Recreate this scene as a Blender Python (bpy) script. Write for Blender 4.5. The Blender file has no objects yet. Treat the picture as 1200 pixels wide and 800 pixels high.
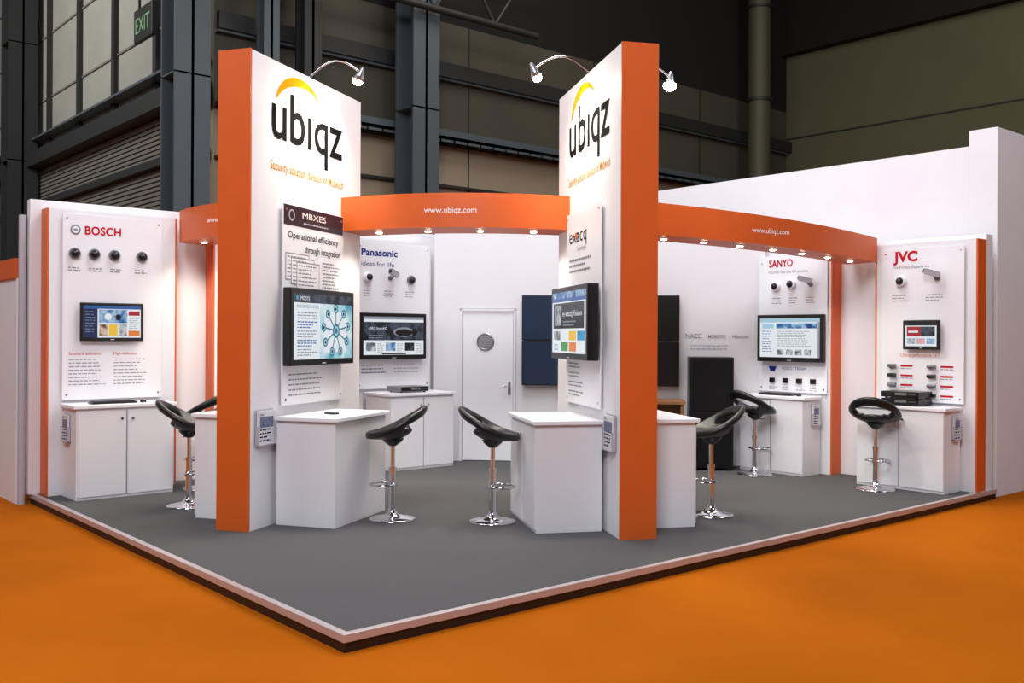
import bpy, bmesh, math, random
from mathutils import Matrix, Vector
random.seed(4)
S = bpy.context.scene
try:
    S.view_settings.view_transform = 'Standard'
    S.view_settings.look = 'None'
except Exception as e:
    print(e)

def lin(c):
    return tuple(((x/255)/12.92 if x/255 <= 0.04045 else ((x/255+0.055)/1.055)**2.4) for x in c)

MATS = {}
def mat(name, rgb, rough=0.5, metal=0.0, emit=0.0, noise=0.0, nscale=20.0, bump=0.0, spec=None, stretch=None, ecol=None):
    if name in MATS: return MATS[name]
    m = bpy.data.materials.new(name); m.use_nodes = True
    nt = m.node_tree; b = nt.nodes['Principled BSDF']
    c = lin(rgb)
    b.inputs['Base Color'].default_value = (*c, 1)
    b.inputs['Roughness'].default_value = rough
    b.inputs['Metallic'].default_value = metal
    if spec is not None: b.inputs['Specular IOR Level'].default_value = spec
    if emit > 0:
        e = lin(ecol) if ecol else c
        b.inputs['Emission Color'].default_value = (*e, 1)
        b.inputs['Emission Strength'].default_value = emit
    if noise > 0 or bump > 0:
        tc = nt.nodes.new('ShaderNodeTexCoord')
        mp = nt.nodes.new('ShaderNodeMapping')
        if stretch: mp.inputs['Scale'].default_value = stretch
        n = nt.nodes.new('ShaderNodeTexNoise')
        n.inputs['Scale'].default_value = nscale
        n.inputs['Detail'].default_value = 5
        nt.links.new(tc.outputs['Object'], mp.inputs['Vector'])
        nt.links.new(mp.outputs['Vector'], n.inputs['Vector'])
        if noise > 0:
            r = nt.nodes.new('ShaderNodeValToRGB')
            r.color_ramp.elements[0].position = 0.3
            r.color_ramp.elements[1].position = 0.7
            r.color_ramp.elements[0].color = (*[x*(1-noise) for x in c], 1)
            r.color_ramp.elements[1].color = (*[min(1, x*(1+noise)) for x in c], 1)
            nt.links.new(n.outputs['Fac'], r.inputs['Fac'])
            nt.links.new(r.outputs['Color'], b.inputs['Base Color'])
        if bump > 0:
            bp = nt.nodes.new('ShaderNodeBump')
            bp.inputs['Strength'].default_value = bump
            bp.inputs['Distance'].default_value = 0.01
            nt.links.new(n.outputs['Fac'], bp.inputs['Height'])
            nt.links.new(bp.outputs['Normal'], b.inputs['Normal'])
    MATS[name] = m
    return m
def pic(name, cols, scale=6.0, e=0.85):
    # procedural "photo on a screen": noise through a multi-stop ramp, emissive
    if name in MATS: return MATS[name]
    m = mat(name, (8, 8, 8), 0.25, emit=e)
    nt = m.node_tree; b = nt.nodes['Principled BSDF']
    tc = nt.nodes.new('ShaderNodeTexCoord'); n = nt.nodes.new('ShaderNodeTexNoise'); n.inputs['Scale'].default_value = scale
    r = nt.nodes.new('ShaderNodeValToRGB'); el = r.color_ramp.elements
    while len(el) < len(cols): el.new(0.5)
    for i, c in enumerate(cols):
        el[i].position = 0.3+0.4*i/(len(cols)-1); el[i].color = (*lin(c), 1)
    nt.links.new(tc.outputs['Object'], n.inputs['Vector']); nt.links.new(n.outputs['Fac'], r.inputs['Fac']); nt.links.new(r.outputs['Color'], b.inputs['Emission Color'])
    return m

WHITE = mat('painted_white', (229, 228, 233), 0.5, noise=0.015, nscale=2)
PANEL = mat('panel_white', (236, 236, 242), 0.32)
ORANGE = mat('orange_laminate', (214, 94, 28), 0.45, noise=0.03, nscale=3)
CARPET_G = mat('grey_carpet', (89, 88, 89), 0.95, noise=0.12, nscale=120, bump=0.4, spec=0.1)
CARPET_O = mat('orange_carpet', (180, 94, 10), 0.95, noise=0.06, nscale=260, bump=0.3, spec=0.05)
nt = CARPET_O.node_tree; bs = nt.nodes['Principled BSDF']
tc = nt.nodes.new('ShaderNodeTexCoord'); n1 = nt.nodes.new('ShaderNodeTexNoise'); n1.inputs['Scale'].default_value = 0.55; n1.inputs['Detail'].default_value = 7
rr = nt.nodes.new('ShaderNodeValToRGB'); rr.color_ramp.elements[0].position = 0.35; rr.color_ramp.elements[1].position = 0.68
rr.color_ramp.elements[0].color = (0.82, 0.80, 0.80, 1); rr.color_ramp.elements[1].color = (1.05, 1.05, 1.05, 1)
mx = nt.nodes.new('ShaderNodeMix'); mx.data_type = 'RGBA'; mx.blend_type = 'MULTIPLY'; mx.inputs['Factor'].default_value = 1
src = bs.inputs['Base Color'].links[0].from_socket
nt.links.new(tc.outputs['Object'], n1.inputs['Vector']); nt.links.new(n1.outputs['Fac'], rr.inputs['Fac'])
nt.links.new(src, mx.inputs[6]); nt.links.new(rr.outputs['Color'], mx.inputs[7]); nt.links.new(mx.outputs[2], bs.inputs['Base Color'])

ALU = mat('aluminium_trim', (200, 188, 188), 0.40, 0.45)
POLE = mat('grey_pole', (176, 174, 184), 0.5)
DARK = mat('dark_skirting', (34, 20, 16), 0.5)
BLACK = mat('black_plastic', (14, 14, 16), 0.3)
LEATHER = mat('black_leather', (14, 14, 16), 0.35, bump=0.15, nscale=120)
CHROME = mat('chrome', (215, 215, 220), 0.12, 1.0)
STEEL = mat('brushed_steel', (170, 170, 172), 0.3, 0.9)
INK = mat('black_ink', (18, 18, 20), 0.9, spec=0.05)
GREYINK = mat('grey_ink', (135, 135, 145), 0.7)
LGREY = mat('light_grey_ink', (180, 180, 188), 0.7)
GOLD = mat('gold_ink', (196, 136, 30), 0.9, spec=0.05)
YEL = mat('amber_ink', (236, 156, 14), 0.9, spec=0.05)
RED = mat('red_ink', (190, 20, 42), 0.8, spec=0.1)
BLUE = mat('blue_ink', (26, 46, 130), 0.8, spec=0.1)
ORINK = mat('orange_ink', (220, 110, 14), 0.9, spec=0.05)
WINK = mat('white_ink', (245, 240, 235), 0.6)
NAVY = mat('navy_header', (18, 26, 44), 0.4, noise=0.5, nscale=5)
SEAM = mat('seam_shadow_gap', (150, 147, 152), 0.8)
WOOD = mat('beech_wood', (150, 104, 66), 0.5, noise=0.15, nscale=6, stretch=(1, 8, 1))
SILVER = mat('silver_device', (130, 130, 135), 0.4, 0.4)
def scr(name, rgb, e=0.85): return mat('screen_' + name, (8, 8, 8), 0.25, emit=e, ecol=rgb)
S_W = scr('white', (236, 242, 248)); S_LB = scr('pale_blue', (170, 208, 226)); S_B = scr('blue', (40, 92, 160)); S_K = scr('black', (12, 15, 22))
S_T = scr('teal', (24, 120, 138)); S_R = scr('red', (170, 36, 52)); S_Y = scr('yellow', (246, 196, 60)); S_G = scr('green', (76, 150, 70))
S_O = scr('orange', (236, 128, 44)); S_C = scr('cyan', (60, 156, 208)); S_GR = scr('grey', (140, 150, 160)); S_N = scr('navy', (22, 40, 84))
S_P = scr('pink', (226, 170, 178))
S_OFF = mat('screen_off_blue', (30, 42, 60), 0.2, emit=0.22, ecol=(46, 60, 88))
PX_SEA = pic('picture_sea', [(90, 164, 188), (168, 214, 226), (226, 242, 246), (130, 196, 212)], 3.5)
PX_DARK = pic('picture_dark', [(10, 12, 18), (26, 32, 44), (70, 80, 96), (16, 20, 28)], 7)
PX_BLUE = pic('picture_blue', [(26, 56, 110), (60, 120, 180), (170, 200, 224), (40, 84, 140)], 9)
PX_WARM = pic('picture_warm', [(70, 40, 34), (150, 84, 60), (226, 200, 176), (110, 60, 50)], 9)
PX_GREY = pic('picture_grey', [(60, 66, 74), (120, 128, 136), (205, 210, 214), (90, 96, 104)], 10)

class B:
    def __init__(s): s.v = []; s.f = []; s.m = []; s.sm = []; s.mats = []
    def mi(s, m):
        if m not in s.mats: s.mats.append(m)
        return s.mats.index(m)
    def add(s, vs, fs, m, smooth=False, M=None):
        o = len(s.v); i = s.mi(m)
        for p in vs:
            p = Vector(p)
            s.v.append(M @ p if M else p)
        for f in fs:
            s.f.append([o + k for k in f]); s.m.append(i); s.sm.append(smooth)
    def addbm(s, bm, m, smooth=False, M=None):
        bm.verts.index_update()
        s.add([v.co.copy() for v in bm.verts], [[v.index for v in f.verts] for f in bm.faces], m, smooth, M); bm.free()
    def box(s, x0, x1, y0, y1, z0, z1, m, bev=0, M=None):
        bm = bmesh.new(); bmesh.ops.create_cube(bm, size=1)
        for v in bm.verts:
            v.co = Vector(((x0+x1)/2 + v.co.x*(x1-x0), (y0+y1)/2 + v.co.y*(y1-y0), (z0+z1)/2 + v.co.z*(z1-z0)))
        if bev: bmesh.ops.bevel(bm, geom=list(bm.edges), offset=bev, segments=2, profile=0.5, affect='EDGES')
        s.addbm(bm, m, False, M)
    def lathe(s, prof, m, c=(0, 0, 0), seg=32, axis='z', M=None):
        vs = []; fs = []
        for r, h in prof:
            for j in range(seg):
                a = 2*math.pi*j/seg
                p = (r*math.cos(a), r*math.sin(a), h)
                if axis == 'y': p = (p[0], p[2], -p[1])
                if axis == 'x': p = (p[2], p[0], p[1])
                vs.append((c[0]+p[0], c[1]+p[1], c[2]+p[2]))
        for i in range(len(prof)-1):
            for j in range(seg):
                k = (j+1) % seg
                fs.append((i*seg+j, i*seg+k, (i+1)*seg+k, (i+1)*seg+j))
        s.add(vs, fs, m, True, M)
        n = len(prof)
        s.add(vs[:seg], [list(range(seg))[::-1]], m, False, M)
        s.add(vs[(n-1)*seg:], [list(range(seg))], m, False, M)
    def cyl(s, c, r, h, m, axis='z', seg=24, M=None): s.lathe([(r, 0), (r, h)], m, c, seg, axis, M)
    def tube(s, pts, r, m, seg=10, closed=False):
        pts = [Vector(p) for p in pts]; n = len(pts); vs = []; fs = []
        for i, p in enumerate(pts):
            if closed: t = (pts[(i+1) % n]-pts[i-1])
            else: t = pts[min(i+1, n-1)]-pts[max(i-1, 0)]
            t.normalize()
            up = Vector((0, 0, 1)) if abs(t.z) < 0.9 else Vector((1, 0, 0))
            a = t.cross(up).normalized(); b = t.cross(a).normalized()
            for j in range(seg):
                w = 2*math.pi*j/seg
                vs.append(p + a*r*math.cos(w) + b*r*math.sin(w))
        for i in range(n if closed else n-1):
            for j in range(seg):
                k = (j+1) % seg; i2 = (i+1) % n
                fs.append((i*seg+j, i2*seg+j, i2*seg+k, i*seg+k))
        s.add(vs, fs, m, True)
        if not closed:
            s.add(vs[:seg], [list(range(seg))], m); s.add(vs[-seg:], [list(range(seg))[::-1]], m)
    def disc(s, x, y, z, r, m, seg=28, rx=1):
        vs = [(x + rx*r*math.cos(2*math.pi*j/seg), y, z + r*math.sin(2*math.pi*j/seg)) for j in range(seg)]
        s.add(vs, [list(range(seg))], m)
    def text(s, body, x, y, z, h, m, w=None, M=None, bold=0.0, center=False):
        cu = bpy.data.curves.new('t', 'FONT'); cu.body = body; cu.size = 1; cu.resolution_u = 3
        cu.extrude = 0.0; cu.offset = bold
        ob = bpy.data.objects.new('t', cu); S.collection.objects.link(ob)
        bpy.context.view_layer.update()
        me = bpy.data.meshes.new_from_object(ob.evaluated_get(bpy.context.evaluated_depsgraph_get()))
        bpy.data.objects.remove(ob)
        if not me.vertices: return
        xs = [v.co.x for v in me.vertices]; x0, x1 = min(xs), max(xs)
        sy = h/0.72
        sx = (w/(x1-x0)) if w else sy
        off = -(x1-x0)*sx/2 if center else 0
        s.add([(x + off + (v.co.x-x0)*sx, y, z + v.co.y*sy) for v in me.vertices], [list(p.vertices) for p in me.polygons], m, False, M)
        bpy.data.meshes.remove(me)
    def lines(s, x, y, z, w, n, dz, m, h=0.012):
        for i in range(n):
            zz = z - i*dz; L = w*random.uniform(0.65, 1.0); cx = x
            while cx < x+L:
                ww = random.uniform(0.02, 0.06)
                e = min(cx+ww, x+L)
                if e - cx > 0.006: s.add([(cx, y, zz), (e, y, zz), (e, y, zz+h), (cx, y, zz+h)], [(0, 1, 2, 3)], m)
                cx = e + 0.010
    def quad(s, x0, x1, y, z0, z1, m):
        s.add([(x0, y, z0), (x1, y, z0), (x1, y, z1), (x0, y, z1)], [(0, 1, 2, 3)], m)
    def done(s, name, loc=(0, 0, 0), rz=0):
        me = bpy.data.meshes.new(name)
        me.from_pydata([tuple(p) for p in s.v], [], s.f)
        for m in s.mats: me.materials.append(m)
        me.polygons.foreach_set('material_index', s.m)
        me.polygons.foreach_set('use_smooth', s.sm)
        me.update()
        ob = bpy.data.objects.new(name, me); S.collection.objects.link(ob)
        ob.location = loc; ob.rotation_euler = (0, 0, math.radians(rz))
        return ob

# ------------------------------------------------------------------ camera
F = 1148.0
cam = bpy.data.cameras.new('camera'); co = bpy.data.objects.new('camera', cam); S.collection.objects.link(co)
cam.lens = 36*F/1200; cam.sensor_width = 36; cam.shift_y = -6/1200; cam.clip_end = 200
co.matrix_world = Matrix.Translation((-2.752, -4.583, 1.61)) @ Matrix.Rotation(math.radians(-40.6), 4, 'Z') @ Matrix.Rotation(math.radians(90), 4, 'X') @ Matrix.Rotation(math.radians(0.3), 4, 'Z')
S.camera = co

G = -0.10
# ------------------------------------------------------------------ floor, platform
b = B(); b.box(-25, 30, -20, 45, G-0.1, G, CARPET_O); b.done('floor')
b = B()
b.box(0.0, 8.0, 0.0, 6.1, G, -0.022, DARK)
b.box(0.03, 8.0, 0.03, 6.1, -0.022, 0.0, CARPET_G)
b.box(-0.012, 8.0, -0.012, 0.035, -0.042, 0.004, ALU, 0.003)
b.box(-0.012, 0.035, 0.035, 6.1, -0.042, 0.004, ALU, 0.003)
b.done('raised_platform')

# ------------------------------------------------------------------ stand walls
b = B(); b.box(-0.04, 5.0, 6.0, 6.1, 0, 2.96, WHITE, 0.004)
b.done('wall_left')
b = B(); b.box(7.8, 7.95, 0.02, 2.9, 0, 2.72, WHITE, 0.004); b.done('wall_right')
DG = ((4.75, 5.72, 0), -46.5)
DL = 4.2
b = B()
b.box(0.0, 0.33, 0, 0.1, 0, 2.96, WHITE); b.box(1.07, DL, 0, 0.1, 0, 2.96, WHITE); b.box(0.33, 1.07, 0, 0.1, 1.97, 2.96, WHITE)
b.text('NACC', 3.22, -0.004, 1.60, 0.06, GREYINK, w=0.2, bold=0.01); b.text('MOBOTIX', 3.50, -0.004, 1.60, 0.045, GREYINK, w=0.22, bold=0.01)
b.text('Milestone', 3.80, -0.004, 1.60, 0.045, GREYINK, w=0.2)
b.lines(3.28, -0.004, 1.50, 0.65, 2, 0.04, LGREY)
b.done('wall_back', *DG)
b = B(); b.box(8.1, 8.2, 0.35, 6.2, G, 3.73, WHITE)
b.box(8.1, 13, 0.04, 0.35, G, 3.9, WHITE, 0.004)
b.done('wall_neighbour_right')
b = B(); b.box(-0.13, -0.06, 6.13, 12, G, 2.17, WHITE); b.box(-0.15, -0.05, 6.13, 12, 2.17, 2.37, ORANGE)
b.cyl((-0.09, 6.07, G), 0.036, 2.9, POLE)
b.done('wall_neighbour_left')

# door
b = B()
x0, x1 = 0.332, 1.068
for s0, s1, z0, z1 in ((x0, x0+0.035, 0, 1.965), (x1-0.035, x1, 0, 1.965), (x0, x1, 1.93, 1.965)):
    b.box(s0, s1, -0.015, 0.098, z0, z1, WHITE, 0.003)
b.box(x0+0.04, x1-0.04, 0.01, 0.05, 0.01, 1.925, PANEL, 0.003)
cx = 0.67
b.lathe([(0.115, 0), (0.115, -0.012), (0.095, -0.02), (0.09, -0.008)], STEEL, (cx, 0.01, 1.54), axis='y')
for i in range(7):
    z = 1.54 - 0.066 + i*0.022; hw = math.sqrt(max(0.0001, 0.088**2 - (z-1.54)**2))
    b.box(cx-hw, cx+hw, -0.012, 0.0, z-0.006, z+0.003, LGREY)
b.box(0.965, 1.0, 0.0, 0.012, 0.86, 1.02, STEEL, 0.003)
b.tube([(0.983, 0.0, 0.97), (0.983, -0.05, 0.97), (0.89, -0.05, 0.97)], 0.009, CHROME)
b.done('door_1', *DG)

# ------------------------------------------------------------------ video wall + cabinet
b = B()
for i in range(2):
    for j in range(2):
        xa = 1.15 + i*0.995; za = 0.99 + j*0.575
        b.box(xa, xa+0.99, -0.10, -0.02, za, za+0.57, BLACK, 0.004)
        b.quad(xa+0.012, xa+0.978, -0.1015, za+0.012, za+0.558, S_OFF if i == 0 else BLACK)
b.box(1.3, 3.0, -0.022, -0.002, 1.2, 1.9, STEEL)
b.done('video_wall', *DG)
RK = mat('rack_black', (12, 12, 15), 0.35); RK2 = mat('rack_front', (13, 13, 16), 0.6, spec=0.2)
b = B()
b.box(3.24, 3.76, -0.50, -0.01, 0.03, 1.37, RK, 0.006)
b.box(3.265, 3.735, -0.512, -0.50, 0.06, 0.70, RK2, 0.004); b.box(3.265, 3.735, -0.512, -0.50, 0.72, 1.34, RK2, 0.004)
b.box(3.70, 3.712, -0.53, -0.512, 0.80, 0.92, RK, 0.002); b.box(3.70, 3.712, -0.53, -0.512, 0.5, 0.62, RK, 0.002)
for xx in (3.3, 3.7):
    for yy in (-0.45, -0.06): b.cyl((xx, yy, 0), 0.025, 0.03, BLACK)
b.done('equipment_cabinet', *DG)
b = B()
b.box(2.55, 3.18, -0.62, -0.12, 0.80, 0.84, WOOD, 0.004)
b.box(2.57, 2.61, -0.6, -0.14, 0, 0.80, WOOD, 0.003); b.box(3.12, 3.16, -0.6, -0.14, 0, 0.80, WOOD, 0.003)
b.box(2.61, 3.12, -0.17, -0.14, 0.1, 0.8, WOOD)
b.done('side_table', *DG)

# ------------------------------------------------------------------ towers
def tower(name, loc, rz, flip):
    W, T, H = 1.95, 0.30, 3.95
    b = B()
    b.box(0.0 if flip else 0.02, W-0.02 if flip else W, 0, T, 0, H, WHITE)
    if flip: b.box(W-0.02, W, -0.004, T+0.004, 0, H+0.004, ORANGE)
    else: b.box(0, 0.02, -0.004, T+0.004, 0, H+0.004, ORANGE)
    fx = (lambda x0, w: W - x0 - w) if flip else (lambda x0, w: x0)
    y = -0.004
    lx = fx(0.32, 1.24)
    b.text('ub\u0131qz', lx, y, 3.30, 0.44, INK, w=1.24, bold=0.010)
    vs = []; n = 30; cx = lx + 0.46; cz = 3.60
    for i in range(n+1):
        t = i/n; a = math.radians(172 - 158*t)
        th = 0.006 + 0.085*math.sin(math.pi*t**0.8)*(1-0.35*t)
        vs.append((cx + 0.40*math.cos(a), y-0.002, cz + 0.29*math.sin(a)))
        vs.append((cx + (0.40-th*0.8)*math.cos(a)+0.01, y-0.002, cz + (0.29-th)*math.sin(a)))
    fs = [(2*i, 2*i+1, 2*i+3, 2*i+2) for i in range(n)]
    b.add(vs, fs[:20], YEL); b.add(vs, fs[20:], ORINK)
    b.text('Security solution division of Midwich', fx(0.30, 1.28), y, 3.02, 0.085, GOLD, w=1.28, bold=0.004)
    px = fx(0.46, 1.08)
    b.box(px, px+1.08, -0.03, -0.018, 1.0, 2.75, PANEL, 0.002)
    for dx in (0.05, 1.03):
        for z in (1.05, 2.70): b.cyl((px+dx, -0.036, z), 0.012, 0.036, CHROME, 'y', 12)
    yy = -0.032
    if not flip:
        b.quad(px+0.01, px+1.07, yy, 2.57, 2.745, NAVY)
        b.disc(px+0.14, yy-0.001, 2.66, 0.05, LGREY); b.disc(px+0.14, yy-0.0015, 2.66, 0.036, NAVY)
        b.text('MBXES', px+0.32, yy-0.001, 2.65, 0.055, WINK, w=0.42); b.lines(px+0.34, yy-0.001, 2.60, 0.5, 1, 0.02, LGREY)
        b.text('Operational efficiency', px+0.08, yy, 2.46, 0.06, INK, w=0.9, bold=0.01)
        b.text('through integration', px+0.36, yy, 2.35, 0.06, INK, w=0.66, bold=0.01)
        for k in range(3):
            q = px+0.05+k*0.09; z = 2.10-k*0.035; w2 = 0.38; h0 = 0.22; yk = yy-0.0005-0.001*k
            b.quad(q-0.01, q+w2+0.01, yk, z-0.01, z+h0+0.01, GREYINK); b.quad(q, q+w2, yk-0.0004, z, z+h0, PANEL)
            b.lines(q+0.02, yk-0.0006, z+h0-0.03, w2*0.85, 6, 0.034, GREYINK)
            b.quad(q+w2*0.4, q+w2*0.6, yk, z-0.05, z-0.01, GREYINK)
        b.lines(px+0.68, yy, 2.27, 0.33, 10, 0.032, GREYINK)
        b.lines(px+0.10, yy, 1.26, 0.7, 5, 0.045, GREYINK)
    else:
        b.text('exacq', px+0.10, yy, 2.47, 0.14, INK, w=0.56)
        b.disc(px+0.33, yy-0.002, 2.53, 0.03, ORINK)
        b.text('Technologies', px+0.35, yy, 2.39, 0.04, GREYINK)
        b.lines(px+0.10, yy, 2.30, 0.7, 3, 0.05, GREYINK, h=0.02)
        for k in range(4):
            b.lines(px+0.10, yy, 1.36-k*0.085, 0.5, 2, 0.032, GREYINK)
    b.done(name, loc, rz)
LT = ((0.82, 2.885, 0), 31.0)
RT = ((3.89, 2.464, 0), -118.5)
tower('advertising_tower', *LT, False)
tower('advertising_tower', *RT, True)

def tv(name, loc, rz, x0, x1, z0, z1, yb, yf, kind):
    b = B(); w = x1-x0; h = z1-z0
    b.box(x0, x1, yf, yb-0.02, z0, z1, BLACK, 0.008)
    b.box(x0+w*0.15, x1-w*0.15, yb-0.02, yb, z0+h*0.2, z1-h*0.2, BLACK, 0.004)
    b.box(x0+w*0.4, x1-w*0.4, yb, -0.0325, z0+h*0.3, z1-h*0.3, STEEL)
    bz = 0.045 if w > 0.9 else 0.03
    X0, X1, Z0, Z1 = x0+bz, x1-bz, z0+bz*1.2, z1-bz
    W, H = X1-X0, Z1-Z0
    y0 = yf-0.0015
    def q(a, c, d, e, m, k=0):
        b.quad(X0+a*W, X0+c*W, y0-0.0008*k, Z0+d*H, Z0+e*H, m)
    def t(s, a, d, hh, m, w_=None, k=3): b.text(s, X0+a*W, y0-0.0008*k, Z0+d*H, hh*H, m, w=(w_*W if w_ else None))
    def ln(a, d, w_, n, dz, m, h=0.012, k=3): b.lines(X0+a*W, y0-0.0008*k, Z0+d*H, w_*W, n, dz, m, h)
    if kind == 'network':
        q(0, 1, 0, 1, S_W); q(0, 1, 0.86, 1, PX_DARK, 1); q(0.42, 1, 0, 0.86, PX_SEA, 1); q(0.50, 0.9, 0.10, 0.74, S_W, 2)
        t('MIDSYS', 0.10, 0.90, 0.06, S_W); b.disc(X0+0.05*W, y0-0.002, Z0+0.93*H, 0.02, S_C)
        t('INTEGRATED SYSTEMS', 0.04, 0.78, 0.05, S_B, 0.36)
        for k in range(5): ln(0.05, 0.70-0.14*k, 0.33, 3, 0.024, S_B if k % 2 else S_GR, 0.010)
        cx, cz = X0+0.70*W, Z0+0.44*H
        for k in range(9):
            a = 2*math.pi*k/9+0.2; ex, ez = cx+0.23*math.cos(a), cz+0.2*math.sin(a)
            nx, nz = -math.sin(a)*0.007, math.cos(a)*0.007; yk = y0-0.003
            b.add([(cx+nx, yk, cz+nz), (cx-nx, yk, cz-nz), (ex-nx, yk, ez-nz), (ex+nx, yk, ez+nz)], [(0, 1, 2, 3)], S_T)
            b.disc(ex, yk-0.001, ez, 0.042, S_T); b.disc(ex, yk-0.0016, ez, 0.028, S_LB); b.disc(ex, yk-0.0022, ez, 0.015, S_N)
        b.disc(cx, y0-0.0045, cz, 0.065, S_T); b.disc(cx, y0-0.0055, cz, 0.045, S_LB); b.disc(cx, y0-0.006, cz, 0.025, S_T)
    elif kind == 'portal':
        q(0, 1, 0, 1, S_W); q(0, 1, 0.90, 1, PX_BLUE, 1); q(0, 1, 0.84, 0.90, S_B, 1)
        t('exacq', 0.05, 0.92, 0.05, S_W)
        q(0.04, 0.96, 0.40, 0.82, S_K, 1); q(0.08, 0.30, 0.45, 0.78, S_GR, 2); q(0.11, 0.27, 0.50, 0.74, PX_GREY, 3)
        t('e-xacqVision', 0.34, 0.60, 0.10, S_W, 0.56); ln(0.36, 0.50, 0.45, 2, 0.03, S_GR)
        for r in range(2):
            for k, m in enumerate([PX_GREY, S_W, S_Y, S_C] if r == 0 else [S_W, S_G, S_O, S_W]):
                q(0.05+k*0.24, 0.26+k*0.24, 0.21-r*0.18, 0.36-r*0.18, m, 1)
        ln(0.07, 0.12, 0.15, 3, 0.02, S_B, 0.008)
    elif kind == 'cam_page':
        q(0, 1, 0, 1, S_W); q(0, 1, 0.93, 1, S_GR, 1); q(0.0, 1.0, 0.38, 0.86, PX_DARK, 1)
        b.disc(X0+0.66*W, y0-0.003, Z0+0.6*H, 0.06, S_GR, rx=2.6); b.disc(X0+0.66*W, y0-0.0035, Z0+0.585*H, 0.045, S_K, rx=2.9); b.disc(X0+0.84*W, y0-0.004, Z0+0.6*H, 0.045, S_K)
        t('i-PRO SmartHD', 0.08, 0.66, 0.07, S_W, 0.3); ln(0.08, 0.5, 0.3, 2, 0.03, S_GR, 0.008)
        for k in range(3):
            q(0.04+k*0.32, 0.20+k*0.32, 0.10, 0.32, (PX_GREY, PX_BLUE, PX_DARK)[k], 1); ln(0.22+k*0.32, 0.28, 0.12, 6, 0.02, S_GR, 0.007)
        q(0.3, 0.7, 0.01, 0.05, S_K, 1)
    elif kind == 'browser':
        q(0, 1, 0, 1, S_W); q(0, 1, 0.90, 1, S_LB, 1); q(0.28, 0.96, 0.74, 0.87, PX_BLUE, 1); q(0.04, 0.24, 0.74, 0.87, S_LB, 1)
        for k in range(9): ln(0.04, 0.66-0.065*k, 0.18, 1, 0.03, S_B, 0.008)
        ln(0.30, 0.66, 0.6, 9, 0.022, S_GR, 0.007)
        for k in range(4): q(0.30+0.15*k, 0.41+0.15*k, 0.06, 0.20, PX_GREY, 1)
        q(0.97, 1, 0.0, 0.9, S_GR, 1)
    elif kind == 'bosch':
        q(0, 1, 0, 1, S_W); q(0, 1, 0.90, 1, S_B, 1); q(0.0, 0.24, 0.0, 0.9, S_N, 1)
        for k in range(8): ln(0.03, 0.80-0.09*k, 0.18, 1, 0.03, S_GR, 0.006)
        q(0.26, 0.76, 0.46, 0.88, PX_BLUE, 1); b.disc(X0+0.42*W, y0-0.003, Z0+0.66*H, 0.035, S_W); b.disc(X0+0.6*W, y0-0.003, Z0+0.64*H, 0.03, S_K)
        q(0.78, 0.98, 0.7, 0.84, S_R, 2); ln(0.79, 0.6, 0.18, 7, 0.02, S_GR, 0.006); q(0.78, 0.98, 0.05, 0.22, S_O, 2)
        for k, m in enumerate((PX_WARM, S_Y, PX_GREY)): q(0.27+0.165*k, 0.42+0.165*k, 0.06, 0.42, m, 1)
    elif kind == 'redpage':
        q(0, 1, 0, 1, S_W); q(0, 1, 0.88, 1, S_K, 1); q(0.05, 0.5, 0.42, 0.84, S_R, 1); q(0.5, 0.95, 0.42, 0.84, PX_DARK, 1)
        q(0.1, 0.42, 0.58, 0.66, S_W, 3)
        for k in range(3): q(0.06+0.31*k, 0.32+0.31*k, 0.1, 0.34, (PX_GREY, S_P, PX_BLUE)[k], 1)
    b.box(x0+w*0.47, x0+w*0.53, yf-0.001, yf, z0+0.012, z0+0.022, LGREY)
    b.done(name, loc, rz)

tv('flat_screen_tv', *LT, 0.40, 1.54, 1.345, 2.02, -0.05, -0.15, 'network')
tv('flat_screen_tv', *RT, 1.95-1.56, 1.95-0.37, 1.41, 2.055, -0.05, -0.17, 'portal')

# ------------------------------------------------------------------ goose-neck lamps
BULB = mat('lamp_bulb', (255, 244, 220), 0.3, emit=200)
def lamp(loc, rz, s, side, energy, br=1.0, tilt=0.45):
    b = B(); T = 0.30
    y0 = 0.03 if side < 0 else T-0.03; sg = side
    pts = []
    for i in range(17):
        t = i/16
        pts.append((s, y0 + sg*0.52*t, 3.965 + 0.13*math.sin(math.pi*min(1, t))))
    b.tube(pts, 0.009, CHROME)
    b.cyl((s, y0, 3.951), 0.03, 0.022, CHROME)
    e = Vector(pts[-1])
    d = Vector((0, -sg*tilt, -1)).normalized()
    M = Matrix.Translation(e) @ d.to_track_quat('Z', 'Y').to_matrix().to_4x4()
    b.lathe([(0.012, -0.06), (0.022, -0.04), (0.036, 0.02), (0.052, 0.07), (0.047, 0.07), (0.038, 0.04)], STEEL, (0, 0, 0), 24, 'z', M)
    b.lathe([(0.044*br, 0.055), (0.043*br, 0.085), (0.030*br, 0.108), (0.006, 0.116)], BULB, (0, 0, 0), 20, 'z', M)
    o = b.done('spot_lamp', loc, rz)
    L = bpy.data.lights.new('spot_lamp_light', 'SPOT'); L.energy = energy; L.color = (1, 0.92, 0.70); L.spot_size = math.radians(125); L.spot_blend = 1.0; L.shadow_soft_size = 0.04
    lo = bpy.data.objects.new('light', L); S.collection.objects.link(lo); lo.parent = o
    p = e + d*0.16; lo.location = p
    tgt = Vector((s, 0 if side < 0 else T, 3.30))
    lo.rotation_euler = (tgt-p).to_track_quat('-Z', 'Y').to_euler()
lamp(*LT, 1.0, -1, 95); lamp(*LT, 1.0, 1, 50)
lamp(*RT, 0.95, -1, 90); lamp(*RT, 0.95, 1, 60, 1.3, 0.1)

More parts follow.
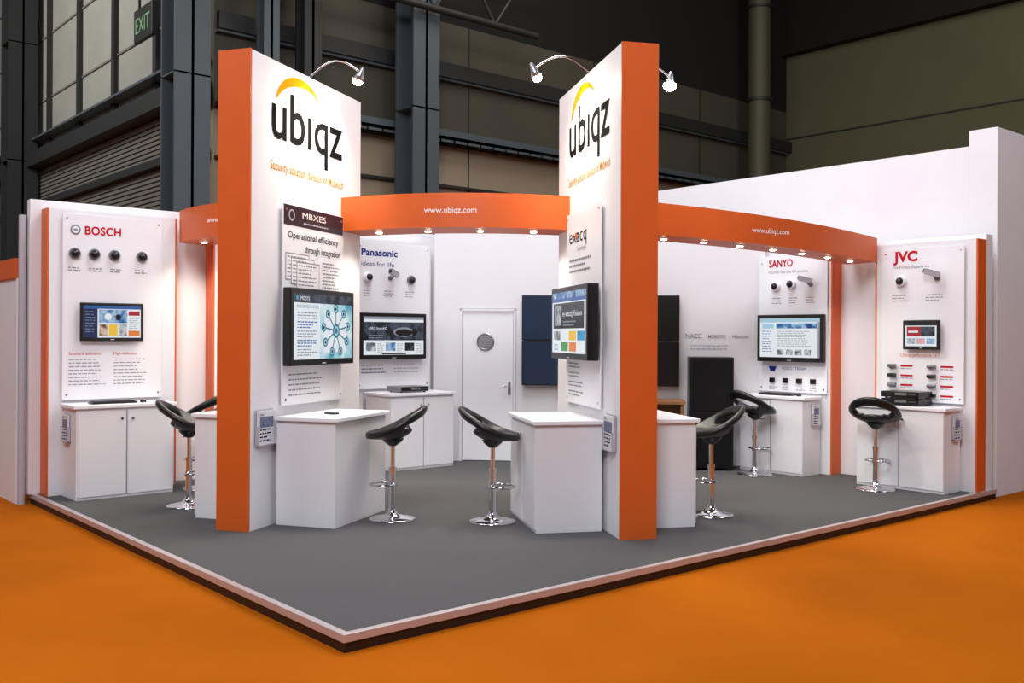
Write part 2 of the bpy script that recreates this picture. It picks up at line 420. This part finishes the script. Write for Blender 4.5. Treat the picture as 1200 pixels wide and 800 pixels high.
# ------------------------------------------------------------------ counters
def counter(loc, rz, w, d, h=0.92, doors=2):
    b = B()
    b.box(0.0, w, 0.0, d, 0, h-0.035, WHITE, 0.003)
    b.box(-0.03, w+0.03, -0.03, d, h-0.035, h, PANEL, 0.006)
    dw = w/doors if doors else w
    for i in range(doors):
        b.box(i*dw+0.012, (i+1)*dw-0.003, -0.012, 0.0, 0.03, h-0.06, WHITE, 0.002)
        if i < doors-1: b.box((i+1)*dw-0.003, (i+1)*dw+0.012, -0.003, -0.0005, 0.03, h-0.06, SEAM)
        kx = (i+1)*dw-0.05 if i % 2 == 0 else i*dw+0.055
        b.lathe([(0.006, 0), (0.006, -0.015), (0.014, -0.02), (0.012, -0.03)], CHROME, (kx, -0.012, h-0.14), 12, 'y')
    b.done('storage_counter', loc, rz)
def loc_in(fr, x, y):
    a = math.radians(fr[1]); c, s = math.cos(a), math.sin(a)
    return (fr[0][0] + x*c - y*s, fr[0][1] + x*s + y*c, 0)
counter((0.20, 5.30, 0), 0, 0.95, 0.44)
counter((2.05, 5.30, 0), 0, 0.95, 0.44)
counter((3.72, 5.16, 0), 0, 0.92, 0.56)
counter((7.2, 1.16, 0), -90, 0.98, 0.36, 0.89)
counter((7.2, 2.72, 0), -90, 0.88, 0.36)
counter(loc_in(LT, 0.36, -0.60), LT[1], 0.95, 0.56, doors=0)
counter(loc_in(RT, 1.95-0.36-0.95, -0.60), RT[1], 0.95, 0.56)
counter(loc_in(LT, 0.40+0.95, 0.30+0.50), LT[1]+180, 0.95, 0.495)
counter(loc_in(RT, 1.95-0.40, 0.30+0.50), RT[1]+180, 0.95, 0.495)

# ------------------------------------------------------------------ display panels
def display(loc, rz, w, h, px0, px1, pz0, pz1, fn, rcol=None):
    b = B()
    b.box(0.0, w, 0, 0.198, 0, h, WHITE)
    b.box(-0.02, 0.0, 0.0, 0.198, 0, h, ORANGE); b.box(w, w+0.02, 0, 0.198, 0, h, rcol or ORANGE)
    b.box(px0, px1, -0.03, -0.02, pz0, pz1, PANEL, 0.002)
    for x in (px0+0.04, px1-0.04):
        for z in (pz0+0.05, pz1-0.05): b.cyl((x, -0.034, z), 0.010, 0.034, CHROME, 'y', 12)
    fn(b, -0.032)
    b.done('product_display_board', loc, rz)
def f_bosch(b, y):
    b.lathe([(0.05, 0), (0.05, -0.001), (0.038, -0.001)], GREYINK, (0.24, y, 2.66), axis='y'); b.disc(0.24, y-0.002, 2.66, 0.034, PANEL); b.quad(0.222, 0.258, y-0.003, 2.65, 2.67, GREYINK)
    b.text('BOSCH', 0.33, y, 2.62, 0.085, RED, w=0.36, bold=0.03)
    for x in (0.17, 0.37, 0.58, 0.83): b.lines(x, y, 2.27, 0.14, 2, 0.025, GREYINK)
    b.text('Standard definition', 0.18, y, 1.40, 0.03, RED); b.text('High definition', 0.62, y, 1.40, 0.03, RED)
    b.lines(0.18, y, 1.35, 0.36, 8, 0.036, GREYINK, 0.009); b.lines(0.62, y, 1.35, 0.36, 8, 0.036, GREYINK, 0.009)
def f_pana(b, y):
    b.text('Panasonic', 0.07, y, 2.60, 0.085, BLUE, w=0.53, bold=0.03); b.text('ideas for life', 0.07, y, 2.47, 0.06, BLUE, w=0.48)
    for x in (0.1, 0.4, 0.72): b.lines(x, y, 2.16, 0.15, 3, 0.03, GREYINK, 0.009)
    b.lines(0.08, y, 1.24, 0.4, 3, 0.045, BLUE, 0.01); b.lines(0.55, y, 1.24, 0.4, 3, 0.045, LGREY)
def f_sanyo(b, y):
    b.text('SANYO', 0.19, y, 2.48, 0.09, RED, w=0.34, bold=0.03)
    b.text('HD360 See the full picture', 0.19, y, 2.40, 0.035, GREYINK, w=0.55)
    for x in (0.24, 0.48, 0.71): b.lines(x, y, 2.09, 0.14, 3, 0.03, GREYINK, 0.009)
    for dx, up in ((0.17, 1), (0.14, 0), (0.20, 0)):
        dx += 0.08
        b.add([(dx-0.03, y, 1.20 if up else 1.26), (dx+0.03, y, 1.20 if up else 1.26), (dx, y, 1.26 if up else 1.20)], [(0, 1, 2)], BLUE)
    b.text('VIDEO STREAM', 0.38, y, 1.22, 0.035, BLUE, w=0.34)
    for k in range(4): b.box(0.22+k*0.19, 0.29+k*0.19, y-0.03, y, 1.06, 1.12, BLACK, 0.005)
    for k in range(4): b.lines(0.20+k*0.19, y, 1.0, 0.13, 2, 0.025, GREYINK, 0.009)
def f_jvc(b, y):
    b.text('JVC', 0.21, y, 2.46, 0.11, RED, w=0.28, bold=0.04); b.text('The Perfect Experience', 0.20, y, 2.38, 0.035, GREYINK, w=0.42)
    for x in (0.2, 0.58): b.lines(x, y, 2.08, 0.2, 3, 0.03, GREYINK, 0.009)
    b.text('Choice performance 24/7', 0.30, y, 1.41, 0.04, ORINK, w=0.44)
    for r in range(4):
        for c in (0.17, 0.62):
            z = 1.31-r*0.105
            b.cyl((c, y-0.03, z), 0.02, 0.09, BLACK if r % 2 else SILVER, 'x', 12); b.box(c+0.01, c+0.03, y-0.03, y, z-0.03, z, SILVER)
            b.quad(c+0.13, c+0.27, y, z-0.012, z+0.008, RED)
            b.lines(c+0.13, y, z-0.035, 0.15, 1, 0.03, GREYINK, 0.008)
def f_plain(b, y):
    b.lines(0.2, y, 2.5, 0.6, 4, 0.06, GREYINK)
P_B = ((0.08, 5.78, 0), 0); P_H = ((1.80, 5.78, 0), 0); P_P = ((3.58, 5.76, 0), 0); P_S = ((7.6, 2.76, 0), -90); P_J = ((7.6, 1.15, 0), -90)
display(*P_B, 1.27, 2.86, 0.12, 1.12, 0.95, 2.82, f_bosch)
display(*P_H, 1.27, 2.86, 0.12, 1.12, 0.95, 2.82, f_plain)
display(*P_P, 1.12, 2.80, 0.01, 1.10, 0.95, 2.76, f_pana, WHITE)
display(*P_S, 1.03, 2.62, 0.05, 1.00, 0.95, 2.58, f_sanyo)
display(*P_J, 1.11, 2.66, 0.08, 1.00, 0.92, 2.60, f_jvc)
tv('computer_monitor', *P_B, 0.27, 0.90, 1.54, 1.93, -0.05, -0.10, 'bosch')
tv('flat_screen_tv', *P_P, 0.0, 0.98, 1.32, 1.89, -0.05, -0.13, 'cam_page')
tv('flat_screen_tv', *P_S, 0.09, 1.01, 1.32, 1.89, -0.05, -0.13, 'browser')
tv('computer_monitor', *P_J, 0.36, 0.77, 1.49, 1.81, -0.05, -0.10, 'redpage')

# ------------------------------------------------------------------ CCTV cameras
def dome(fr, x, z, style):
    b = B(); a = (0, 0, 0)
    if style == 'dome':
        b.lathe([(0.055, 0), (0.058, -0.02), (0.050, -0.035)], SILVER, a, 24, 'y')
        b.lathe([(0.046, -0.034)] + [(0.046*math.cos(t*math.pi/12), -0.034-0.046*math.sin(t*math.pi/12)) for t in range(1, 6)], BLACK, a, 24, 'y')
    elif style == 'wdome':
        b.lathe([(0.06, 0), (0.064, -0.025), (0.052, -0.05)], PANEL, a, 24, 'y')
        b.lathe([(0.042, -0.048)] + [(0.042*math.cos(t*math.pi/12), -0.048-0.042*math.sin(t*math.pi/12)) for t in range(1, 6)], BLACK, a, 24, 'y')
    else:
        b.lathe([(0.03, 0), (0.03, -0.01)], SILVER, (0.03, 0, 0), 16, 'y')
        b.tube([(0.03, -0.01, 0), (0.03, -0.06, 0.0), (0.03, -0.09, 0.03)], 0.009, SILVER)
        M = Matrix.Translation((0.03, -0.10, 0.05)) @ Matrix.Rotation(math.radians(18), 4, 'Y') @ Matrix.Rotation(math.radians(20), 4, 'Z')
        b.box(-0.09, 0.07, -0.03, 0.03, -0.03, 0.03, POLE, 0.008, M); b.box(-0.11, 0.05, -0.036, 0.036, 0.031, 0.037, PANEL, 0.002, M)
        b.cyl((-0.10, 0, 0), 0.022, 0.02, BLACK, 'x', 16, M)
    l = loc_in(fr, x, -0.0305)
    b.done('dome_security_camera' if style != 'bullet' else 'bullet_security_camera', (l[0], l[1], z), fr[1])
for x in (0.23, 0.42, 0.62, 0.90): dome(P_B, x, 2.42, 'dome')
dome(P_P, 0.16, 2.33, 'wdome'); dome(P_P, 0.46, 2.33, 'bullet'); dome(P_P, 0.80, 2.32, 'dome')
dome(P_S, 0.30, 2.24, 'wdome'); dome(P_S, 0.52, 2.26, 'wdome'); dome(P_S, 0.75, 2.25, 'bullet')
dome(P_J, 0.31, 2.24, 'wdome'); dome(P_J, 0.68, 2.26, 'bullet')

# ------------------------------------------------------------------ fascia beams
DLENS = mat('downlight_lens', (255, 236, 200), 0.3, emit=30)
def fascia(P0, P1, bulge, depth, za, zb, lights, txt, tsize, tpos=0.5, energy=30):
    b = B(); P0 = Vector(P0); P1 = Vector(P1); n = 36
    d = (P1-P0); nr = Vector((d.y, -d.x)).normalized()
    def pt(t, o): return P0 + d*t + nr*(bulge*4*t*(1-t) - o)
    def z(t): return za[0]+(za[1]-za[0])*t, zb[0]+(zb[1]-zb[0])*t
    V = []
    for i in range(n+1):
        t = i/n; f = pt(t, 0); k = pt(t, depth); z0, z1 = z(t)
        V += [(f.x, f.y, z0), (f.x, f.y, z1), (k.x, k.y, z1), (k.x, k.y, z0)]
    fs = []
    for i in range(n):
        o = 4*i; q = o+4
        for a, c in ((0, 1), (1, 2), (2, 3), (3, 0)): fs.append((o+a, q+a, q+c, o+c))
    fs += [(0, 1, 2, 3), (4*n+3, 4*n+2, 4*n+1, 4*n)]
    b.add(V, fs, ORANGE)
    for k in range(lights):
        t = (k+0.7)/(lights+0.4); p = pt(t, depth*0.45); z0, _ = z(t)
        b.lathe([(0.045, 0.0), (0.045, -0.008), (0.034, -0.010), (0.034, -0.002)], CHROME, (p.x, p.y, z0), 20)
        b.lathe([(0.034, -0.006), (0.026, -0.016), (0.01, -0.020)], DLENS, (p.x, p.y, z0), 16)
    if txt:
        p = pt(tpos, -0.004); e = 0.02; tg = (pt(tpos+e, 0)-pt(tpos-e, 0)).normalized()
        z0, z1 = z(tpos)
        M = Matrix.Translation((p.x, p.y, (z0+z1)/2-0.025)) @ Matrix.Rotation(math.atan2(tg.y, tg.x), 4, 'Z')
        b.text(txt, 0, 0, 0, tsize, WINK, M=M, center=True, bold=0.01)
    o_ = b.done('curved_fascia_beam')
    for k in range(lights):
        if lights > 5 and k % 2: continue
        t = (k+0.7)/(lights+0.4); p = pt(t, depth*0.45)
        L_ = bpy.data.lights.new('downlight', 'SPOT'); L_.energy = energy; L_.color = (1, 0.90, 0.74); L_.spot_size = math.radians(130); L_.spot_blend = 0.8; L_.shadow_soft_size = 0.04
        o = bpy.data.objects.new('downlight', L_); S.collection.objects.link(o); o.location = (p.x, p.y, z(t)[0]-0.035); o.parent = o_
fascia((2.15, 3.68), (3.70, 2.11), 0.28, 0.55, (2.62, 2.62), (2.94, 2.94), 4, 'www.ubiqz.com', 0.055)
fascia((3.97, 1.97), (7.58, 1.14), 0.30, 0.45, (2.62, 2.47), (2.94, 2.74), 8, 'www.ubiqz.com', 0.055, energy=42)
fascia((1.39, 5.76), (1.99, 3.94), 0.25, 0.45, (2.60, 2.62), (2.94, 2.94), 4, 'www.ubiqz.com', 0.055)

# ------------------------------------------------------------------ bar stools
def make_seat():
    R = 0.235; nr = 12; nt = 48; vs = [(0, 0, 0)]; fs = []
    for i in range(1, nr+1):
        r = i/nr
        for j in range(nt):
            t = 2*math.pi*j/nt; c = (1+math.cos(t))/2
            zz = (0.245*c**1.7 + 0.01)*r**2.6
            rr = R*r*(1+0.14*c**2*r*r)
            vs.append((rr*math.cos(t), rr*math.sin(t), zz))
    for j in range(nt): fs.append((0, 1+j, 1+(j+1) % nt))
    for i in range(nr-1):
        for j in range(nt):
            t = 2*math.pi*(j+0.5)/nt; t = t if t < math.pi else t-2*math.pi
            if i in (7, 8) and abs(t) < math.radians(58): continue
            if i == 6 and abs(t) < math.radians(36): continue
            k = (j+1) % nt; o = 1+i*nt; q = o+nt
            fs.append((o+j, q+j, q+k, o+k))
    me = bpy.data.meshes.new('s'); me.from_pydata(vs, [], fs); me.update()
    ob = bpy.data.objects.new('s', me); S.collection.objects.link(ob)
    m = ob.modifiers.new('a', 'SOLIDIFY'); m.thickness = 0.055; m.offset = -1
    m = ob.modifiers.new('b', 'SUBSURF'); m.levels = 1; m.render_levels = 1
    bpy.context.view_layer.update()
    r = bpy.data.meshes.new_from_object(ob.evaluated_get(bpy.context.evaluated_depsgraph_get()))
    bpy.data.objects.remove(ob); return r
SEAT = make_seat()
SV = [v.co.copy() for v in SEAT.vertices]; SF = [list(p.vertices) for p in SEAT.polygons]
def stool(x, y, rz, hz=0.765):
    b = B()
    b.lathe([(0.20, 0.0), (0.205, 0.008), (0.195, 0.016), (0.13, 0.028), (0.06, 0.045), (0.034, 0.075), (0.03, 0.10)], CHROME, seg=48)
    b.cyl((0, 0, 0.09), 0.029, 0.34, CHROME); b.cyl((0, 0, 0.43), 0.034, 0.03, CHROME)
    b.cyl((0, 0, 0.45), 0.019, hz-0.45-0.07, CHROME)
    b.lathe([(0.03, hz-0.12), (0.075, hz-0.085), (0.10, hz-0.055)], BLACK)
    pts = []
    for i in range(25):
        a = math.radians(35 + 290*i/24)
        pts.append((-0.075 + 0.125*math.cos(a), 0.125*math.sin(a), 0.31))
    pts = [(0.02, 0.02, 0.31)] + pts + [(0.02, -0.02, 0.31)]
    b.tube(pts, 0.010, CHROME)
    b.cyl((0, 0, 0.285), 0.036, 0.05, CHROME)
    b.tube([(0, 0.02, hz-0.09), (0.02, 0.12, hz-0.10), (0.02, 0.2, hz-0.095)], 0.006, CHROME)
    b.add(SV, SF, LEATHER, True, Matrix.Translation((0, 0, hz-0.005)))
    b.done('bar_stool', (x, y, 0), rz)
stool(2.05, 2.62, -38)
stool(2.66, 1.98, 138)
stool(4.40, 0.98, -34)
stool(6.92, 2.30, 165)
stool(6.96, 0.80, 195)
stool(0.94, 4.38, 150)
stool(1.47, 5.30, -60)

# ------------------------------------------------------------------ small things
def leaflet(fr, x, z, w=0.26, h=0.30, y=0.0):
    b = B()
    acr = mat('leaflet_paper', (214, 216, 226), 0.4)
    b.box(0, w, -0.04, -0.001, 0, 0.012, POLE, 0.002); b.box(0, w, -0.006, -0.001, 0, h, POLE, 0.001)
    b.box(0.008, w-0.008, -0.028, -0.010, 0.012, h-0.01, acr, 0.001)
    b.box(0, 0.006, -0.04, -0.001, 0, h*0.55, POLE); b.box(w-0.006, w, -0.04, -0.001, 0, h*0.55, POLE)
    b.quad(0.03, w-0.03, -0.029, h*0.5, h*0.8, mat('leaflet_photo', (96, 108, 140), 0.4, noise=0.5, nscale=30)); b.lines(0.03, -0.029, h*0.42, w*0.7, 4, 0.03, INK)
    b.text('ubiqz', 0.03, -0.0295, h*0.84, 0.02, INK)
    l = loc_in(fr, x, y); b.done('leaflet_holder', (l[0], l[1], z), fr[1])
leaflet(LT, 0.09, 0.69, y=-0.004); leaflet(RT, 1.95-0.36, 0.68, y=-0.004)
leaflet(((0.20, 5.66, 0), -90), 0.0, 0.55, 0.2, 0.28)
leaflet(((7.24, 0.18, 0), 0), 0.12, 0.55, 0.16, 0.26)
leaflet(((7.24, 1.84, 0), 0), 0.12, 0.58, 0.16, 0.26)
def keyboard(x, y, z, rz):
    b = B(); b.box(-0.22, 0.22, -0.07, 0.07, 0, 0.018, BLACK, 0.004)
    kk = mat('key_caps', (34, 34, 36), 0.5)
    for r in range(5):
        for c in range(14): b.box(-0.205+c*0.029, -0.18+c*0.029, -0.058+r*0.024, -0.038+r*0.024, 0.018, 0.026, kk)
    b.done('computer_keyboard', (x, y, z), rz)
    b = B(); b.lathe([(0.028, 0), (0.032, 0.012), (0.024, 0.026), (0.008, 0.032)], BLACK, seg=20)
    a = math.radians(rz); b.done('computer_mouse', (x+0.30*math.cos(a), y+0.30*math.sin(a), z), rz)
keyboard(0.60, 5.46, 0.92, 0); keyboard(7.36, 2.30, 0.92, -90)
def dvr(x, y, z, rz, m):
    b = B(); b.box(-0.21, 0.21, -0.15, 0.15, 0.012, 0.075, m, 0.004); b.box(-0.2, 0.2, -0.156, -0.15, 0.02, 0.068, BLACK, 0.001)
    b.quad(-0.05, 0.08, -0.1565, 0.035, 0.06, SILVER)
    for k in range(5): b.cyl((0.11+k*0.018, -0.162, 0.045), 0.005, 0.006, SILVER, 'y', 8)
    for sx in (-0.17, 0.17):
        for sy in (-0.11, 0.11): b.cyl((sx, sy, 0), 0.015, 0.012, BLACK)
    b.done('video_recorder', (x, y, z), rz)
dvr(4.12, 5.40, 0.92, 0, SILVER); dvr(7.38, 0.68, 0.89, -90, BLACK); dvr(7.38, 0.68, 0.967, -90, BLACK)
l = loc_in(LT, 0.75, -0.35)
b = B(); b.box(-0.035, 0.035, -0.06, 0.06, 0, 0.015, BLACK, 0.004); b.box(-0.025, 0.025, -0.02, 0.045, 0.015, 0.018, SILVER, 0.001); b.done('card_reader', (l[0], l[1], 0.92), 10)

# ------------------------------------------------------------------ exhibition hall, its dimness put into the base colours
H_CLAD = mat('hall_cladding', (142, 142, 136), 0.7, noise=0.06, nscale=1.5)
H_SHUT = mat('hall_shutter', (104, 102, 96), 0.6)
H_BEI = mat('hall_beige_panel', (144, 130, 110), 0.8, noise=0.05, nscale=1)
H_DK = mat('hall_dark_panel', (66, 63, 52), 0.8, noise=0.1, nscale=1)
H_STEEL = mat('hall_steel', (70, 79, 86), 0.55)
H_STEELD = mat('hall_steel_dark', (30, 32, 34), 0.6)
H_OL = mat('hall_olive_panel', (86, 85, 64), 0.85, noise=0.05, nscale=0.8)
H_BLK = mat('hall_gloom_black', (6, 6, 7), 0.9)  # gloom of the ceiling and upper walls put into the colour
b = B()
b.box(4.5, 24, 12.0, 12.2, G, 5.6, H_BEI); b.box(4.5, 24, 12.0, 12.2, 5.6, 8.2, H_DK); b.box(4.5, 24, 12.0, 12.2, 8.2, 14, H_BLK)
for x in (6.3, 10.2, 14.0, 18): b.box(x-0.015, x+0.015, 11.985, 12, G, 8.2, H_STEELD)
b.box(4.5, 22, 11.6, 11.98, 5.65, 5.72, H_STEELD); b.box(4.5, 22, 11.6, 11.63, 5.6, 5.85, H_STEEL)
for i in range(50): b.box(4.6+i*0.35, 4.64+i*0.35, 11.6, 11.98, 5.6, 5.66, H_STEELD)
b.box(4.5, 22, 11.8, 11.98, 7.0, 7.3, H_STEELD); b.box(4.5, 22, 11.86, 11.98, 6.95, 7.0, H_STEEL)
b.box(4.5, 22, 11.9, 11.98, 4.72, 4.78, H_STEELD)
b.done('wall_hall_back')
b = B()
b.box(4.5, 4.7, 12.2, 45, G, 14, H_CLAD)
for y in (14.6, 17.0, 19.4, 21.8, 25.0, 28, 31, 34): b.box(4.40, 4.5, y-0.09, y+0.09, 6.2, 14, H_STEELD)
for z in (7.6, 9.2, 10.8): b.box(4.47, 4.5, 12.2, 45, z-0.02, z+0.02, H_SHUT)
b.box(4.1, 4.5, 12.2, 45, 5.85, 6.2, H_STEELD); b.box(4.2, 4.5, 12.2, 45, 6.55, 6.6, H_STEEL); b.box(4.3, 4.5, 12.2, 45, 4.85, 5.0, H_STEELD)
for k in range(18): b.box(4.44, 4.5, 12.2, 45, 3.1+k*0.095, 3.16+k*0.095, H_SHUT)
for k in range(8): b.box(4.44, 4.5, 12.2, 45, 5.05+k*0.095, 5.11+k*0.095, H_SHUT)
b.done('wall_hall_left')
b = B()
b.box(22, 22.3, -20, 12, G, 9.8, H_OL)
for z in (5.0, 7.4): b.box(21.98, 22, -20, 12, z-0.02, z+0.02, H_STEELD)
b.box(21.7, 22.3, -20, 12, 9.8, 14, H_BLK)
b.done('wall_hall_right')
b = B(); b.box(-25, 30, -20, 45, 14, 14.2, H_BLK); b.done('ceiling')
def column(x, y, w, h=14, m=H_STEEL):
    b = B(); t = 0.05
    b.box(-w/2, w/2, -w/2, -w/2+t, G, h, m); b.box(-w/2, w/2, w/2-t, w/2, G, h, m); b.box(-t/2, t/2, -w/2, w/2, G, h, m)
    for z in (3, 6, 9, 12): b.box(-w/2, w/2, -w/2, w/2, z, z+0.03, m)
    b.box(-w*0.6, w*0.6, -w*0.6, w*0.6, G, G+0.04, m)
    b.done('steel_column', (x, y, 0), 0)
column(3.9, 11.8, 0.62); column(8.3, 11.2, 0.62); column(4.0, 22.8, 0.7, m=H_STEELD); column(6.0, 11.35, 0.35, m=H_STEELD); column(5.2, 11.35, 0.3)
b = B()
for z in (7.9, 9.0):
    b.tube([(4.5, 10.7, z), (11, 10.7, z)], 0.07, H_STEELD)
for k in range(8): b.tube([(4.6+k*0.75, 10.7, 7.9 if k % 2 else 9.0), (5.35+k*0.75, 10.7, 9.0 if k % 2 else 7.9)], 0.035, H_STEELD)
b.done('roof_truss')
b = B(); b.tube([(19.6, 11.25, G), (19.6, 11.25, 13.9)], 0.30, mat('duct_olive', (70, 68, 52), 0.6), 20)
for z in (3, 5.5, 8, 10.5): b.cyl((19.6, 11.25, z), 0.34, 0.08, H_STEELD)
b.done('ventilation_duct')
b = B(); b.box(-0.08, 0.0, -0.46, 0.46, 0, 0.62, mat('sign_housing', (12, 22, 18), 0.5), 0.01)
MM = Matrix.Rotation(math.radians(-90), 4, 'Z')
b.text('EXIT', -0.36, -0.085, 0.16, 0.30, mat('exit_text', (110, 150, 110), 0.5, emit=0.3), w=0.72, M=MM)
b.box(-0.04, 0, -0.35, -0.31, 0.6, 6.7, H_STEELD); b.box(-0.04, 0, 0.31, 0.35, 0.6, 6.7, H_STEELD)
b.done('exit_sign', (3.95, 13.75, 7.1), 0)

# ------------------------------------------------------------------ lighting
w = bpy.data.worlds.new('world'); S.world = w; w.use_nodes = True
bg = w.node_tree.nodes['Background']; bg.inputs['Color'].default_value = (0.86, 0.88, 1.0, 1); bg.inputs['Strength'].default_value = 0.12
def area(name, loc, tgt, size, e, col):
    L = bpy.data.lights.new(name, 'AREA'); L.shape = 'SQUARE'; L.size = size; L.energy = e; L.color = col
    o = bpy.data.objects.new(name, L); S.collection.objects.link(o); o.location = loc
    o.rotation_euler = (Vector(tgt)-Vector(loc)).to_track_quat('-Z', 'Y').to_euler()
C = (0.96, 0.96, 1.0)
area('added_fill_light', (-5, -5, 9), (3, 3, 1.0), 3.5, 1000, C)  # added unseen area lights: brighten the stand's front and interior
area('added_fill_light', (3.5, 2.5, 9), (4.2, 3.2, 0), 4, 540, C)
area('added_fill_light', (-6, 5, 9), (2, 4, 0), 3, 250, C)
area('added_fill_light', (8, -6, 9), (5, 1, 0), 3, 270, C)
area('added_fill_light', (-4, 17, 12), (4.5, 20, 6), 4, 1200, (1, 0.98, 0.92))  # from here on: added area lights aimed at the hall walls to brighten them
area('added_fill_light', (9, 6.5, 12), (9.5, 12, 5), 4, 420, (1, 0.93, 0.82))
area('added_fill_light', (14, 1, 12), (22, 3, 6), 4, 380, (1, 0.97, 0.85))
